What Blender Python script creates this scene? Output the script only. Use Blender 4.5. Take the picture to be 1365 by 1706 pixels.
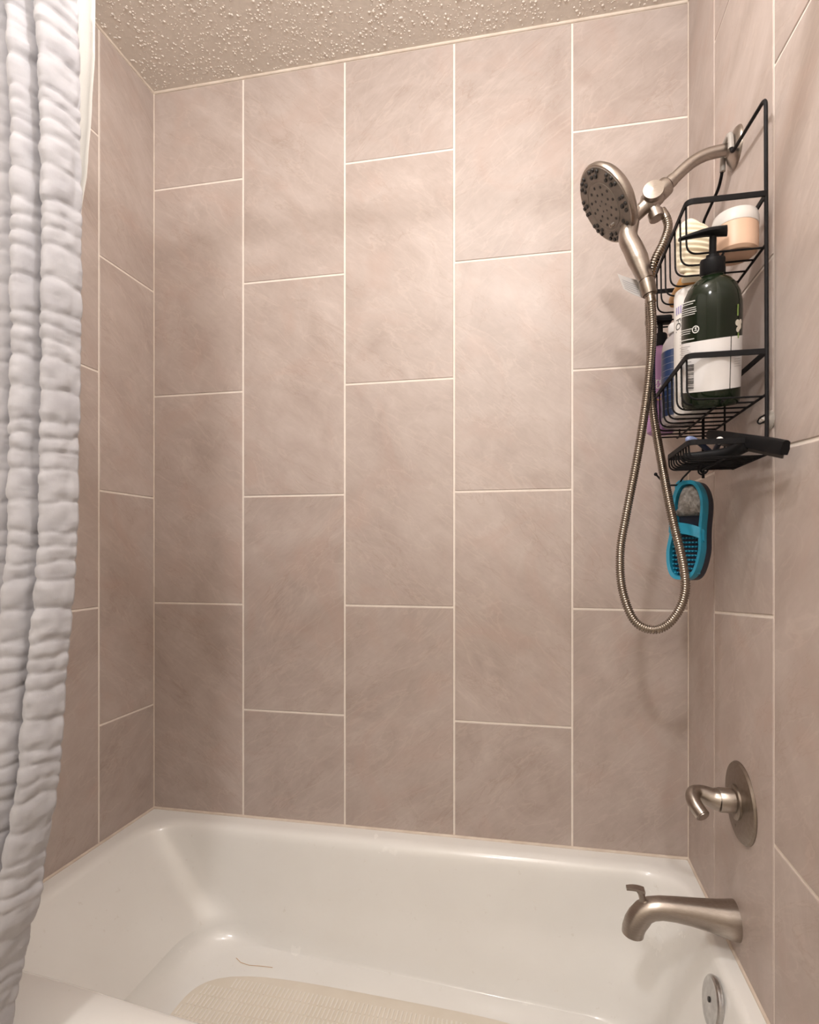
import bpy, bmesh, math, random
from mathutils import Vector, Matrix, noise as mnoise
import numpy as np
for o in list(bpy.data.objects): bpy.data.objects.remove(o)
S = bpy.context.scene
COL = S.collection
PI = math.pi
random.seed(4)

# ------------------------------------------------------------------ camera
W = 1.4952            # alcove width between left and right walls
CEIL = 2.506
RIM = 0.38
cam = bpy.data.cameras.new('camera'); camo = bpy.data.objects.new('camera', cam); COL.objects.link(camo)
cam.sensor_fit = 'AUTO'; cam.sensor_width = 36.0
cam.lens = 862.95 / 1706 * 36.0
cam.shift_x = (682.5 - 745.79) / 1706
cam.shift_y = (919.84 - 853.0) / 1706
cam.clip_start = 0.02
camo.location = (1.1263, -1.3679, 1.1407)
camo.rotation_euler = (PI / 2, 0, 0.173)
cam.dof.use_dof = True; cam.dof.focus_distance = 1.12; cam.dof.aperture_fstop = 5.6
S.camera = camo
# ------------------------------------------------------------------ world, lights, exposure
wd = bpy.data.worlds.new('world'); S.world = wd; wd.use_nodes = True
wd.node_tree.nodes['Background'].inputs[0].default_value = (0.9, 0.85, 0.8, 1)
wd.node_tree.nodes['Background'].inputs[1].default_value = 0.02
def lamp(name, loc, power, radius, col):
    l = bpy.data.lights.new(name, 'POINT'); l.energy = power; l.shadow_soft_size = radius; l.color = col
    o = bpy.data.objects.new(name, l); COL.objects.link(o); o.location = loc; return o
LAMP_CEIL = (0.97, -0.93, 2.38)
LAMP_VANITY = (0.86, -1.72, 2.22)
lamp('bulb_light', LAMP_CEIL, 20.0, 0.020, (1.0, 0.975, 0.965))
lamp('vanity_bulb_light', LAMP_VANITY, 33.0, 0.06, (1.0, 0.975, 0.965))
S.view_settings.view_transform = 'Standard'; S.view_settings.look = 'None'
S.view_settings.exposure = 0.04; S.view_settings.gamma = 1.0; S.view_settings.use_curve_mapping = False

# ------------------------------------------------------------------ material helpers
MATS = {}
def mat(name, col, rough=0.5, metal=0.0, **kw):
    m = bpy.data.materials.new(name); m.use_nodes = True
    b = m.node_tree.nodes['Principled BSDF']
    b.inputs['Base Color'].default_value = (*col, 1); b.inputs['Roughness'].default_value = rough
    b.inputs['Metallic'].default_value = metal
    for k, v in kw.items(): b.inputs[k.replace('_', ' ')].default_value = v
    MATS[name] = m; return m
class NT:
    def __init__(s, m): s.t = m.node_tree; s.n = s.t.nodes; s.b = s.n['Principled BSDF']
    def new(s, typ, **props):
        n = s.n.new(typ)
        for k, v in props.items(): setattr(n, k, v)
        return n
    def link(s, a, b): s.t.links.new(a, b)
    def noise(s, vec, scale, detail=4, rough=0.55, dist=0.0):
        n = s.new('ShaderNodeTexNoise'); n.inputs['Scale'].default_value = scale; n.inputs['Detail'].default_value = detail
        n.inputs['Roughness'].default_value = rough; n.inputs['Distortion'].default_value = dist
        if vec is not None: s.link(vec, n.inputs['Vector'])
        return n.outputs['Fac']
    def ramp(s, fac, stops):
        r = s.new('ShaderNodeValToRGB'); el = r.color_ramp.elements
        while len(el) < len(stops): el.new(0.5)
        for e, (p, c) in zip(el, stops): e.position = p; e.color = (*c, 1) if len(c) == 3 else c
        s.link(fac, r.inputs[0]); return r.outputs[0]
    def mix(s, fac, a, b, mode='MIX'):
        n = s.new('ShaderNodeMix', data_type='RGBA', blend_type=mode)
        for sock, v in ((n.inputs[0], fac), (n.inputs[6], a), (n.inputs[7], b)):
            if hasattr(v, 'links'): s.link(v, sock)
            elif isinstance(v, (int, float)): sock.default_value = v
            else: sock.default_value = (*v, 1)
        return n.outputs[2]
    def math(s, op, a, b=0.0):
        n = s.new('ShaderNodeMath', operation=op)
        for sock, v in ((n.inputs[0], a), (n.inputs[1], b)):
            if hasattr(v, 'links'): s.link(v, sock)
            else: sock.default_value = v
        return n.outputs[0]
    def bump(s, h, strength, dist=0.001):
        n = s.new('ShaderNodeBump'); n.inputs['Strength'].default_value = strength; n.inputs['Distance'].default_value = dist
        s.link(h, n.inputs['Height']); s.link(n.outputs[0], s.b.inputs['Normal'])

def tile_material():
    m = mat('stone_tile', (0.5, 0.38, 0.31), 0.42); k = NT(m)
    tc = k.new('ShaderNodeTexCoord'); oi = k.new('ShaderNodeObjectInfo')
    # every tile gets its own piece of stone: random offset and mirrored direction of the veins
    sgn = k.math('SIGN', k.math('SUBTRACT', oi.outputs['Random'], 0.38))
    sep = k.new('ShaderNodeSeparateXYZ'); k.link(tc.outputs['Object'], sep.inputs[0])
    cx = k.new('ShaderNodeCombineXYZ')
    k.link(k.math('MULTIPLY', k.math('ADD', sep.outputs[0], sep.outputs[1]), sgn), cx.inputs[0]); k.link(sep.outputs[2], cx.inputs[1])
    k.link(k.math('MULTIPLY', oi.outputs['Random'], 37.0), cx.inputs[2])
    rot = k.new('ShaderNodeMapping'); rot.inputs['Rotation'].default_value = (0, 0, math.radians(38))
    k.link(cx.outputs[0], rot.inputs[0])
    st = k.new('ShaderNodeMapping'); st.inputs['Scale'].default_value = (1.0, 3.4, 1.0); k.link(rot.outputs[0], st.inputs[0])
    big = k.noise(st.outputs[0], 2.6, 4, 0.55, 0.8)
    fine = k.noise(st.outputs[0], 22.0, 5, 0.6, 1.0)
    cloud = k.noise(rot.outputs[0], 8.0, 6, 0.62, 0.9)
    base = k.ramp(big, [(0.25, (0.375, 0.303, 0.268)), (0.5, (0.465, 0.389, 0.351)), (0.75, (0.565, 0.488, 0.452))])
    base = k.mix(0.55, base, k.ramp(cloud, [(0.3, (0.375, 0.301, 0.264)), (0.7, (0.56, 0.482, 0.446))]))
    base = k.mix(0.13, base, k.ramp(fine, [(0.35, (0.36, 0.275, 0.22)), (0.65, (0.60, 0.50, 0.44))]))
    # pinkish iron blotches
    blot = k.noise(rot.outputs[0], 4.5, 4, 0.6, 1.4)
    base = k.mix(k.math('MULTIPLY', k.ramp(blot, [(0.52, (0, 0, 0)), (0.70, (1, 1, 1))]), 0.45), base, (0.47, 0.345, 0.292))
    # pale hairline veins, few and curved
    vn3 = k.noise(rot.outputs[0], 3.2, 3, 0.5, 1.6)
    v3 = k.ramp(k.math('ABSOLUTE', k.math('SUBTRACT', vn3, 0.5)), [(0.0, (1, 1, 1)), (0.006, (0, 0, 0))])
    base = k.mix(k.math('MULTIPLY', v3, 0.11), base, (0.68, 0.59, 0.54))
    # thin darker and lighter veins
    vn = k.noise(st.outputs[0], 3.4, 5, 0.55, 0.5)
    vein = k.ramp(k.math('ABSOLUTE', k.math('SUBTRACT', vn, 0.5)), [(0.0, (1, 1, 1)), (0.016, (0, 0, 0))])
    base = k.mix(k.math('MULTIPLY', vein, 0.20), base, (0.66, 0.56, 0.50))
    vn2 = k.noise(st.outputs[0], 3.0, 6, 0.6, 0.7)
    vein2 = k.ramp(k.math('ABSOLUTE', k.math('SUBTRACT', vn2, 0.42)), [(0.0, (1, 1, 1)), (0.010, (0, 0, 0))])
    base = k.mix(k.math('MULTIPLY', vein2, 0.22), base, (0.32, 0.21, 0.15))
    hv = k.new('ShaderNodeHueSaturation'); k.link(base, hv.inputs['Color'])
    k.link(k.math('ADD', k.math('MULTIPLY', oi.outputs['Random'], 0.10), 0.95), hv.inputs['Value'])
    k.link(hv.outputs[0], k.b.inputs['Base Color'])
    k.link(k.math('ADD', k.math('MULTIPLY', fine, 0.2), 0.38), k.b.inputs['Roughness'])
    k.bump(k.math('ADD', fine, big), 0.10, 0.0012)
    return m
def noisy(name, c1, c2, scale, rough, bumpst=0.0, bd=0.001, metal=0.0, stretch=None, detail=5, **kw):
    m = mat(name, c1, rough, metal, **kw); k = NT(m); tc = k.new('ShaderNodeTexCoord'); v = tc.outputs['Object']
    if stretch:
        mp = k.new('ShaderNodeMapping'); mp.inputs['Scale'].default_value = stretch; k.link(v, mp.inputs[0]); v = mp.outputs[0]
    f = k.noise(v, scale, detail)
    k.link(k.ramp(f, [(0.3, c1), (0.7, c2)]), k.b.inputs['Base Color'])
    if bumpst: k.bump(f, bumpst, bd)
    return m
tile_material()
noisy('grout', (0.80, 0.72, 0.645), (0.86, 0.785, 0.71), 60, 0.85, 0.3)
noisy('caulk', (0.62, 0.52, 0.43), (0.74, 0.65, 0.56), 25, 0.6)
noisy('ceiling_plaster', (0.68, 0.615, 0.545), (0.73, 0.665, 0.595), 90, 0.9, 0.5, 0.0015)
noisy('popcorn', (0.72, 0.65, 0.575), (0.80, 0.74, 0.67), 40, 0.9)
noisy('painted_wall', (0.70, 0.66, 0.60), (0.73, 0.69, 0.63), 80, 0.7, 0.1)
noisy('floor_vinyl', (0.42, 0.36, 0.30), (0.5, 0.44, 0.37), 12, 0.45)
def tub_material():
    m = mat('tub_enamel', (0.74, 0.69, 0.62), 0.16, 0.0, Coat_Weight=0.4, Coat_Roughness=0.06); k = NT(m)
    tc = k.new('ShaderNodeTexCoord'); v = tc.outputs['Object']
    f = k.noise(v, 6, 6, 0.6); g = k.noise(v, 55, 4, 0.6)
    base = k.ramp(f, [(0.3, (0.84, 0.825, 0.795)), (0.7, (0.87, 0.86, 0.835))])
    base = k.mix(k.math('MULTIPLY', k.ramp(g, [(0.66, (0, 0, 0)), (0.74, (1, 1, 1))]), 0.16), base, (0.50, 0.42, 0.32))
    k.link(base, k.b.inputs['Base Color'])
    k.link(k.math('ADD', k.math('MULTIPLY', f, 0.16), 0.17), k.b.inputs['Roughness'])
tub_material()
noisy('tub_tread', (0.74, 0.675, 0.575), (0.79, 0.73, 0.64), 14, 0.45)
noisy('tread_rib', (0.82, 0.77, 0.69), (0.86, 0.81, 0.74), 20, 0.4)
noisy('brushed_nickel', (0.35, 0.305, 0.268), (0.43, 0.38, 0.338), 120, 0.30, 0.05, 0.0005, metal=1.0, stretch=(1, 1, 14))
noisy('nickel_dark', (0.25, 0.21, 0.175), (0.31, 0.265, 0.225), 120, 0.36, metal=1.0)
noisy('hose_metal', (0.25, 0.21, 0.175), (0.33, 0.285, 0.24), 60, 0.22, metal=1.0)
noisy('chrome_worn', (0.42, 0.41, 0.41), (0.62, 0.61, 0.60), 70, 0.28, 0.08, metal=1.0)
noisy('spray_face', (0.20, 0.175, 0.152), (0.24, 0.21, 0.185), 60, 0.45, metal=0.6)
noisy('black_rubber', (0.018, 0.016, 0.015), (0.03, 0.027, 0.025), 60, 0.5)
noisy('black_wire', (0.007, 0.0065, 0.007), (0.012, 0.011, 0.012), 120, 0.6, 0.1, Specular_IOR_Level=0.15)
noisy('black_plastic', (0.006, 0.006, 0.007), (0.010, 0.010, 0.011), 40, 0.45, Specular_IOR_Level=0.14)
noisy('green_plastic', (0.006, 0.011, 0.005), (0.009, 0.016, 0.007), 8, 0.12, Specular_IOR_Level=0.35)
noisy('paper_white', (0.78, 0.76, 0.76), (0.82, 0.80, 0.80), 20, 0.45)
noisy('white_plastic', (0.80, 0.77, 0.74), (0.84, 0.81, 0.79), 15, 0.35)
noisy('ink_dark', (0.03, 0.03, 0.03), (0.05, 0.05, 0.05), 30, 0.6)
noisy('ink_white', (0.72, 0.72, 0.70), (0.8, 0.8, 0.78), 30, 0.6)
noisy('ink_grey', (0.30, 0.29, 0.30), (0.36, 0.35, 0.36), 30, 0.6)
noisy('ink_purple', (0.30, 0.26, 0.48), (0.35, 0.30, 0.52), 30, 0.6)
noisy('ink_yellow', (0.85, 0.50, 0.06), (0.9, 0.56, 0.08), 30, 0.5)
noisy('leaf_print', (0.22, 0.33, 0.09), (0.28, 0.40, 0.12), 60, 0.5)
noisy('petal_print', (0.70, 0.66, 0.56), (0.78, 0.74, 0.66), 60, 0.5)
noisy('blue_label', (0.012, 0.028, 0.085), (0.018, 0.042, 0.12), 18, 0.35)
noisy('purple_plastic', (0.40, 0.20, 0.42), (0.46, 0.25, 0.48), 10, 0.35)
noisy('amber', (0.48, 0.24, 0.07), (0.60, 0.33, 0.12), 18, 0.4)
noisy('cream_nylon', (0.78, 0.68, 0.50), (0.84, 0.76, 0.60), 30, 0.5)
noisy('peach_cream', (0.78, 0.52, 0.37), (0.82, 0.57, 0.42), 10, 0.4)
noisy('turquoise', (0.012, 0.22, 0.35), (0.018, 0.27, 0.41), 20, 0.38)
noisy('navy', (0.008, 0.012, 0.028), (0.014, 0.02, 0.045), 20, 0.45)
noisy('pumice', (0.16, 0.145, 0.13), (0.34, 0.32, 0.30), 140, 0.95, 0.9, 0.003)
noisy('razor_blue', (0.22, 0.28, 0.50), (0.28, 0.34, 0.56), 20, 0.35)
m = mat('clear_plastic', (0.80, 0.74, 0.68), 0.22, 0.0, Transmission_Weight=0.55, IOR=1.4)
noisy('tag_plastic', (0.50, 0.47, 0.45), (0.56, 0.53, 0.51), 20, 0.4)
m = mat('clear_bottle', (0.80, 0.74, 0.74), 0.12, 0.0, Transmission_Weight=0.6, IOR=1.35)
m = mat('lamp_glass', (1, 0.95, 0.88), 0.3, 0.0, Transmission_Weight=0.9, IOR=1.1)
def fabric(name, c1, c2, trans=0.0):
    m = mat(name, c1, 0.9, 0.0, Sheen_Weight=0.25); k = NT(m); tc = k.new('ShaderNodeTexCoord')
    f = k.noise(tc.outputs['Object'], 30, 5); g = k.noise(tc.outputs['Object'], 900, 2)
    k.link(k.ramp(f, [(0.3, c1), (0.7, c2)]), k.b.inputs['Base Color']); k.bump(g, 0.35, 0.0006)
    return m
fabric('curtain_fabric', (0.335, 0.325, 0.345), (0.41, 0.40, 0.42))
fabric('liner_fabric', (0.84, 0.81, 0.76), (0.88, 0.85, 0.81))

# ------------------------------------------------------------------ object helpers
def smooth(me, ang=40):
    me.polygons.foreach_set('use_smooth', [True] * len(me.polygons))
    try: me.set_sharp_from_angle(angle=math.radians(ang))
    except Exception: pass
def link_mesh(name, me, material, parent=None, loc=None, sm=40):
    if sm: smooth(me, sm)
    if material is not None and not me.materials: me.materials.append(MATS[material])
    o = bpy.data.objects.new(name, me); COL.objects.link(o)
    if parent is not None: o.parent = parent
    if loc is not None: o.location = loc
    return o
def pydata(name, vs, fs, material, parent=None, loc=None, sm=40):
    me = bpy.data.meshes.new(name); me.from_pydata([tuple(v) for v in vs], [], fs); me.update()
    return link_mesh(name, me, material, parent, loc, sm)
def bmobj(name, bm, material, parent=None, loc=None, sm=40):
    bmesh.ops.recalc_face_normals(bm, faces=bm.faces[:])
    me = bpy.data.meshes.new(name); bm.to_mesh(me); bm.free()
    return link_mesh(name, me, material, parent, loc, sm)
def tag(o, label=None, cat=None, group=None, kind=None):
    for k, v in (('label', label), ('category', cat), ('group', group), ('kind', kind)):
        if v: o[k] = v
    return o
def thing(name, label, cat, loc=(0, 0, 0), group=None):
    o = bpy.data.objects.new(name, None); COL.objects.link(o); o.location = loc; o.empty_display_size = 0.05
    return tag(o, label, cat, group)
class MB:
    """collects vertices and faces of one mesh"""
    def __init__(s): s.v = []; s.f = []
    def grid(s, rows, closed=False, cap0=False, cap1=False):
        n = len(rows[0]); b = len(s.v)
        for r in rows: s.v += [tuple(p) for p in r]
        m_ = n if closed else n - 1
        for i in range(len(rows) - 1):
            for j in range(m_):
                a = b + i * n + j; c = b + i * n + (j + 1) % n
                s.f.append((a, c, c + n, a + n))
        if cap0: s.f.append(tuple(b + j for j in range(n))[::-1])
        if cap1: s.f.append(tuple(b + (len(rows) - 1) * n + j for j in range(n)))
        return s
    def box(s, lo, hi):
        b = len(s.v)
        for z in (lo[2], hi[2]):
            for y in (lo[1], hi[1]):
                for x in (lo[0], hi[0]): s.v.append((x, y, z))
        s.f += [tuple(b + i for i in q) for q in ((0, 2, 3, 1), (4, 5, 7, 6), (0, 1, 5, 4), (2, 6, 7, 3), (0, 4, 6, 2), (1, 3, 7, 5))]
        return s
    def xf(s, M): s.v = [tuple(M @ Vector(p)) for p in s.v]; return s
    def off(s, d): s.v = [(p[0] + d[0], p[1] + d[1], p[2] + d[2]) for p in s.v]; return s
    def build(s, name, material, parent=None, loc=None, sm=40, fix=True):
        me = bpy.data.meshes.new(name); me.from_pydata(s.v, [], s.f); me.update()
        if fix:
            bm = bmesh.new(); bm.from_mesh(me); bmesh.ops.recalc_face_normals(bm, faces=bm.faces[:]); bm.to_mesh(me); bm.free()
        return link_mesh(name, me, material, parent, loc, sm)
def frames(pts):
    P = [Vector(p) for p in pts]; T = []
    for i in range(len(P)):
        t = (P[min(i + 1, len(P) - 1)] - P[max(i - 1, 0)]); T.append(t.normalized())
    n = T[0].orthogonal().normalized(); out = []
    for p, t in zip(P, T):
        n = (n - t * n.dot(t)); n = n.normalized() if n.length > 1e-6 else t.orthogonal().normalized()
        out.append((p, t, n, t.cross(n)))
    return out
def tube(mb, pts, r, seg=8, caps=True):
    """round tube through pts; r one number or one per point"""
    rows = []
    for i, (p, t, n, b) in enumerate(frames(pts)):
        rr = r[i] if hasattr(r, '__len__') else r
        rows.append([p + (n * math.cos(2 * PI * k / seg) + b * math.sin(2 * PI * k / seg)) * rr for k in range(seg)])
    return mb.grid(rows, True, caps, caps)
def fillet(pts, r, n=5):
    """round the inner corners of a polyline"""
    P = [Vector(p) for p in pts]; out = [P[0]]
    for a, b, c in zip(P, P[1:], P[2:]):
        d1 = (a - b); d2 = (c - b); rr = min(r, d1.length * 0.49, d2.length * 0.49)
        p1 = b + d1.normalized() * rr; p2 = b + d2.normalized() * rr
        for i in range(n + 1):
            t = i / n; out.append(p1 * (1 - t) ** 2 + b * 2 * t * (1 - t) + p2 * t * t)
    out.append(P[-1]); return out
def catmull(pts, n=12):
    P = [Vector(p) for p in pts]; P = [2 * P[0] - P[1]] + P + [2 * P[-1] - P[-2]]; out = []
    for i in range(1, len(P) - 2):
        a, b, c, d = P[i - 1:i + 3]
        for k in range(n):
            t = k / n
            out.append(0.5 * ((2 * b) + (c - a) * t + (2 * a - 5 * b + 4 * c - d) * t * t + (3 * b - a - 3 * c + d) * t ** 3))
    out.append(P[-2]); return out
def resample(pts, step):
    out = [Vector(pts[0])]; acc = 0.0
    for a, b in zip(pts, pts[1:]):
        a = Vector(a); b = Vector(b); L = (b - a).length; s = step - acc
        while s <= L: out.append(a.lerp(b, s / L)); s += step
        acc = L - (s - step)
    return out
def lathe(mb, prof, axis=(0, 0, 1), origin=(0, 0, 0), seg=32):
    """prof: (radius, height) along axis"""
    ax = Vector(axis).normalized(); n = ax.orthogonal().normalized(); b = ax.cross(n); o = Vector(origin)
    rows = [[o + ax * h + (n * math.cos(2 * PI * k / seg) + b * math.sin(2 * PI * k / seg)) * max(r, 1e-5) for k in range(seg)] for r, h in prof]
    return mb.grid(rows, True, prof[0][0] > 1e-4, prof[-1][0] > 1e-4)
def band(mb, pts, hgt, thk):
    """flat strip standing on edge along a horizontal path"""
    P = [Vector(p) for p in pts]; rows = []
    for i, p in enumerate(P):
        t = (P[min(i + 1, len(P) - 1)] - P[max(i - 1, 0)]); t.z = 0; t.normalize(); s = Vector((-t.y, t.x, 0)) * thk / 2
        u = Vector((0, 0, hgt / 2)); rows.append([p - s - u, p + s - u, p + s + u, p - s + u])
    return mb.grid(rows, True, True, True)
def rbox(name, size, bev, material, parent=None, loc=None, M=None, seg=3):
    bm = bmesh.new(); bmesh.ops.create_cube(bm, size=1.0); bmesh.ops.scale(bm, vec=size, verts=bm.verts[:])
    bmesh.ops.bevel(bm, geom=bm.edges[:], offset=bev, segments=seg, profile=0.5, affect='EDGES')
    if M is not None: bmesh.ops.transform(bm, matrix=M, verts=bm.verts[:])
    return bmobj(name, bm, material, parent, loc)
def text_mesh(s, size):
    cu = bpy.data.curves.new('lettering', 'FONT'); cu.body = s; cu.size = size; cu.align_x = 'CENTER'
    o = bpy.data.objects.new('lettering', cu); COL.objects.link(o)
    dg = bpy.context.evaluated_depsgraph_get(); me = bpy.data.meshes.new_from_object(o.evaluated_get(dg))
    bpy.data.objects.remove(o); return me
def wrap(mb, quads, R, a0, z0):
    """flat printed shapes (x along the girth, y up) laid round a cylinder of radius R centred on angle a0"""
    for x0, x1, y0, y1 in quads:
        n = max(2, int(abs(x1 - x0) / 0.003) + 2); rows = []
        for y in (y0, y1):
            rows.append([(R * math.cos(a0 + (x0 + (x1 - x0) * i / (n - 1)) / R), R * math.sin(a0 + (x0 + (x1 - x0) * i / (n - 1)) / R), z0 + y) for i in range(n)])
        mb.grid(rows)
    return mb
def text_on_cyl(name, s, size, R, a0, z0, material, parent, rot=False):
    me = text_mesh(s, size)
    for v in me.vertices:
        x, y = v.co.x, v.co.y
        if rot: x, y = y, -x
        v.co = (R * math.cos(a0 + x / R), R * math.sin(a0 + x / R), z0 + y)
    me.materials.clear(); return link_mesh(name, me, material, parent, None, 0)

# ------------------------------------------------------------------ setting: shell
def struct(name, mb, material, sm=0):
    o = mb.build(name, material, None, None, sm); o['kind'] = 'structure'; return o
T = 0.12; YF = -2.45
floor = struct('floor', MB().box((-T, YF - T, -0.1), (W + T, T, 0.0)), 'floor_vinyl')
ceiling = struct('ceiling', MB().box((-T, YF - T, CEIL), (W + T, T, CEIL + 0.1)), 'ceiling_plaster')
wall_back = struct('wall_back', MB().box((-T, 0.0, 0.0), (W + T, T, CEIL)), 'grout')
wall_left = struct('wall_left', MB().box((-T, -0.80, 0.0), (0.0, 0.0, CEIL)), 'grout')
wall_right = struct('wall_right', MB().box((W, -0.80, 0.0), (W + T, 0.0, CEIL)), 'grout')
wl2 = struct('wall_left_painted', MB().box((-T, YF, 0.0), (0.0, -0.80, CEIL)), 'painted_wall')
wr2 = struct('wall_right_painted', MB().box((W, YF, 0.0), (W + T, -0.80, CEIL)), 'painted_wall')
wf = struct('wall_front', MB().box((-T, YF - T, 0.0), (W + T, YF, CEIL)), 'painted_wall')

# ---- tiles: each its own object, proud of the grout by 1.6 mm with a soft arris
G = 0.0054; TH = 0.0016
def tile(parent, plane, a0, a1, zl0, zl1, zr0, zr1):
    """plane 'b','l','r'; a0..a1 along the wall from its far/left edge; z at that edge (l) and the other (r), bottom 0 and top 1"""
    g = G / 2
    c = [(a0 + g, zl0 + g), (a1 - g, zr0 + g), (a1 - g, zr1 - g), (a0 + g, zl1 - g)]
    ca = (a0 + a1) / 2; cz = (zl0 + zl1 + zr0 + zr1) / 4; e = 0.0012
    def shrink(p): return (p[0] + (e if p[0] < ca else -e), p[1] + (e if p[1] < (zl0 + zr0 + zl1 + zr1) / 4 else -e))
    vs = []; rings = [(c, 0.0), (c, TH - 0.0008), ([shrink(p) for p in c], TH)]
    for pts, d in rings:
        for a, z in pts:
            if plane == 'b': vs.append((a - ca, -d, z - cz))
            elif plane == 'l': vs.append((d, -(a - ca), z - cz))
            else: vs.append((-d, -(a - ca), z - cz))
    fs = [(8, 9, 10, 11)]
    for k in (0, 4):
        for j in range(4): fs.append((k + j, k + (j + 1) % 4, k + 4 + (j + 1) % 4, k + 4 + j))
    loc = {'b': (ca, 0, cz), 'l': (0, -ca, cz), 'r': (W, -ca, cz)}[plane]
    me = bpy.data.meshes.new('tile'); me.from_pydata(vs, [], fs); me.update()
    bm = bmesh.new(); bm.from_mesh(me); bmesh.ops.recalc_face_normals(bm, faces=bm.faces[:])
    f = max(bm.faces, key=lambda q: q.calc_area()); want = {'b': Vector((0, -1, 0)), 'l': Vector((1, 0, 0)), 'r': Vector((-1, 0, 0))}[plane]
    if f.normal.dot(want) < 0: bmesh.ops.reverse_faces(bm, faces=bm.faces[:])
    bm.to_mesh(me); bm.free()
    return link_mesh('tile', me, 'stone_tile', parent, loc, 0)
TOP = CEIL - 0.004; BOT = RIM - 0.004
def column(parent, plane, a0, a1, joints):
    js = [(BOT, BOT)] + [(j if isinstance(j, tuple) else (j, j)) for j in joints] + [(TOP, TOP)]
    for (l0, r0), (l1, r1) in zip(js, js[1:]): tile(parent, plane, a0, a1, l0, l1, r0, r1)
P = 0.6125
xs = [0.0, 0.2905, 0.598, 0.9055, 1.213, W]
for i, j0 in enumerate((0.9905, 0.688, 0.9932, 0.6895, 0.9952)):
    column(wall_back, 'b', xs[i], xs[i + 1], [j0 + k * P for k in range(4) if 0.42 < j0 + k * P < TOP - 0.03])
column(wall_left, 'l', 0.0, 0.1966, [0.6886, 1.3011, 1.9136])
column(wall_left, 'l', 0.1966, 0.504, [0.9965, 1.609, 2.2215])
column(wall_left, 'l', 0.504, 0.80, [0.6886, 1.3011, 1.9136])
column(wall_right, 'r', 0.0, 0.191, [1.309])
column(wall_right, 'r', 0.191, 0.4715, [(1.014, 1.038), (1.612, 1.612), (2.217, 2.220)])
column(wall_right, 'r', 0.4715, 0.80, [(0.678, 0.679), (1.303, 1.276), (1.908, 1.876)])
# caulk beads at ceiling and corners
def bead(name, pts, r):
    o = tube(MB(), pts, r, 8).build(name, 'caulk', None, None, 60); o['kind'] = 'structure'; return o
bead('trim_1', [(0, -0.001, CEIL - 0.001), (W, -0.001, CEIL - 0.001)], 0.0045)
bead('trim_2', [(0.001, 0, CEIL - 0.001), (0.001, -0.80, CEIL - 0.001)], 0.0042)
bead('trim_3', [(W - 0.001, 0, CEIL - 0.001), (W - 0.001, -0.80, CEIL - 0.001)], 0.0042)
bead('trim_4', [(0.0005, -0.0005, RIM), (0.0005, -0.0005, CEIL)], 0.003)
bead('trim_5', [(W - 0.0005, -0.0005, RIM), (W - 0.0005, -0.0005, CEIL)], 0.003)
bead('trim_6', [(0, -0.002, RIM + 0.001), (W, -0.002, RIM + 0.001)], 0.0045)
bead('trim_7', [(0.002, 0, RIM + 0.001), (0.002, -0.69, RIM + 0.001)], 0.0045)
bead('trim_8', [(W - 0.002, 0, RIM + 0.001), (W - 0.002, -0.69, RIM + 0.001)], 0.004)

# ---- popcorn grains on the ceiling above the tub
rng = np.random.default_rng(7)
ico = bmesh.new(); bmesh.ops.create_icosphere(ico, subdivisions=1, radius=1.0)
iv = np.array([v.co[:] for v in ico.verts]); itf = np.array([[v.index for v in f.verts] for f in ico.faces]); ico.free()
N = 20000
c = np.stack([rng.uniform(0.01, W - 0.01, N), rng.uniform(-0.85, -0.01, N), np.full(N, CEIL)], 1)
keep = np.array([mnoise.noise(Vector((p[0] * 16, p[1] * 16, 0.0))) + 0.6 * mnoise.noise(Vector((p[0] * 45, p[1] * 45, 3.0))) > rng.uniform(-0.75, 0.35) for p in c])
c = c[keep]; N = len(c)
sc = rng.gamma(2.0, 0.00060, (N, 1)) * rng.uniform(0.7, 1.4, (N, 3)) + 0.0008; sc = np.clip(sc, 0.0008, 0.0044); sc[:, 2] *= 0.5
vv = (iv[None] * sc[:, None] * rng.uniform(0.75, 1.2, (N, len(iv), 1)) + c[:, None]).reshape(-1, 3)
ff = (itf[None] + (np.arange(N) * len(iv))[:, None, None]).reshape(-1, 3)
pop = pydata('popcorn_grains', vv.tolist(), ff.tolist(), 'popcorn', ceiling, None, 180); pop['kind'] = 'stuff'

# ------------------------------------------------------------------ bathtub
tub = thing('bathtub', 'cream enamel alcove bathtub below the tiled walls', 'bathtub')
def rring(l, r, b, f, R, z, nc=10, ns=26):
    """rounded rectangle, counterclockwise from the front-left; b back y, f front y"""
    pts = []
    def side(p, q):
        for i in range(ns): pts.append((p[0] + (q[0] - p[0]) * i / ns, p[1] + (q[1] - p[1]) * i / ns))
    def arc(cx, cy, a):
        for i in range(nc): t = a + PI / 2 * i / nc; pts.append((cx + R * math.cos(t), cy + R * math.sin(t)))
    side((l + R, f), (r - R, f)); arc(r - R, f + R, -PI / 2)
    side((r, f + R), (r, b - R)); arc(r - R, b - R, 0)
    side((r - R, b), (l + R, b)); arc(l + R, b - R, PI / 2)
    side((l, b - R), (l, f + R)); arc(l + R, f + R, PI)
    return [(x, y, z) for x, y in pts]
def lerp(a, b, t): return a + (b - a) * t
rows = []
rows.append(rring(0.0025, W - 0.0025, -0.0025, -0.70, 0.004, 0.0))
rows.append(rring(0.0025, W - 0.0025, -0.0025, -0.70, 0.004, RIM - 0.02))
rows.append(rring(0.0028, W - 0.0028, -0.0028, -0.696, 0.006, RIM - 0.006))
rows.append(rring(0.004, W - 0.004, -0.004, -0.686, 0.010, RIM))
top = dict(l=0.048, r=1.462, b=-0.050, f=-0.625, R=0.095)
def inset(d, z, **k): return rring(top['l'] + d, top['r'] - d * 0.6, top['b'] - d, top['f'] + d, top['R'], z)
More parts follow.
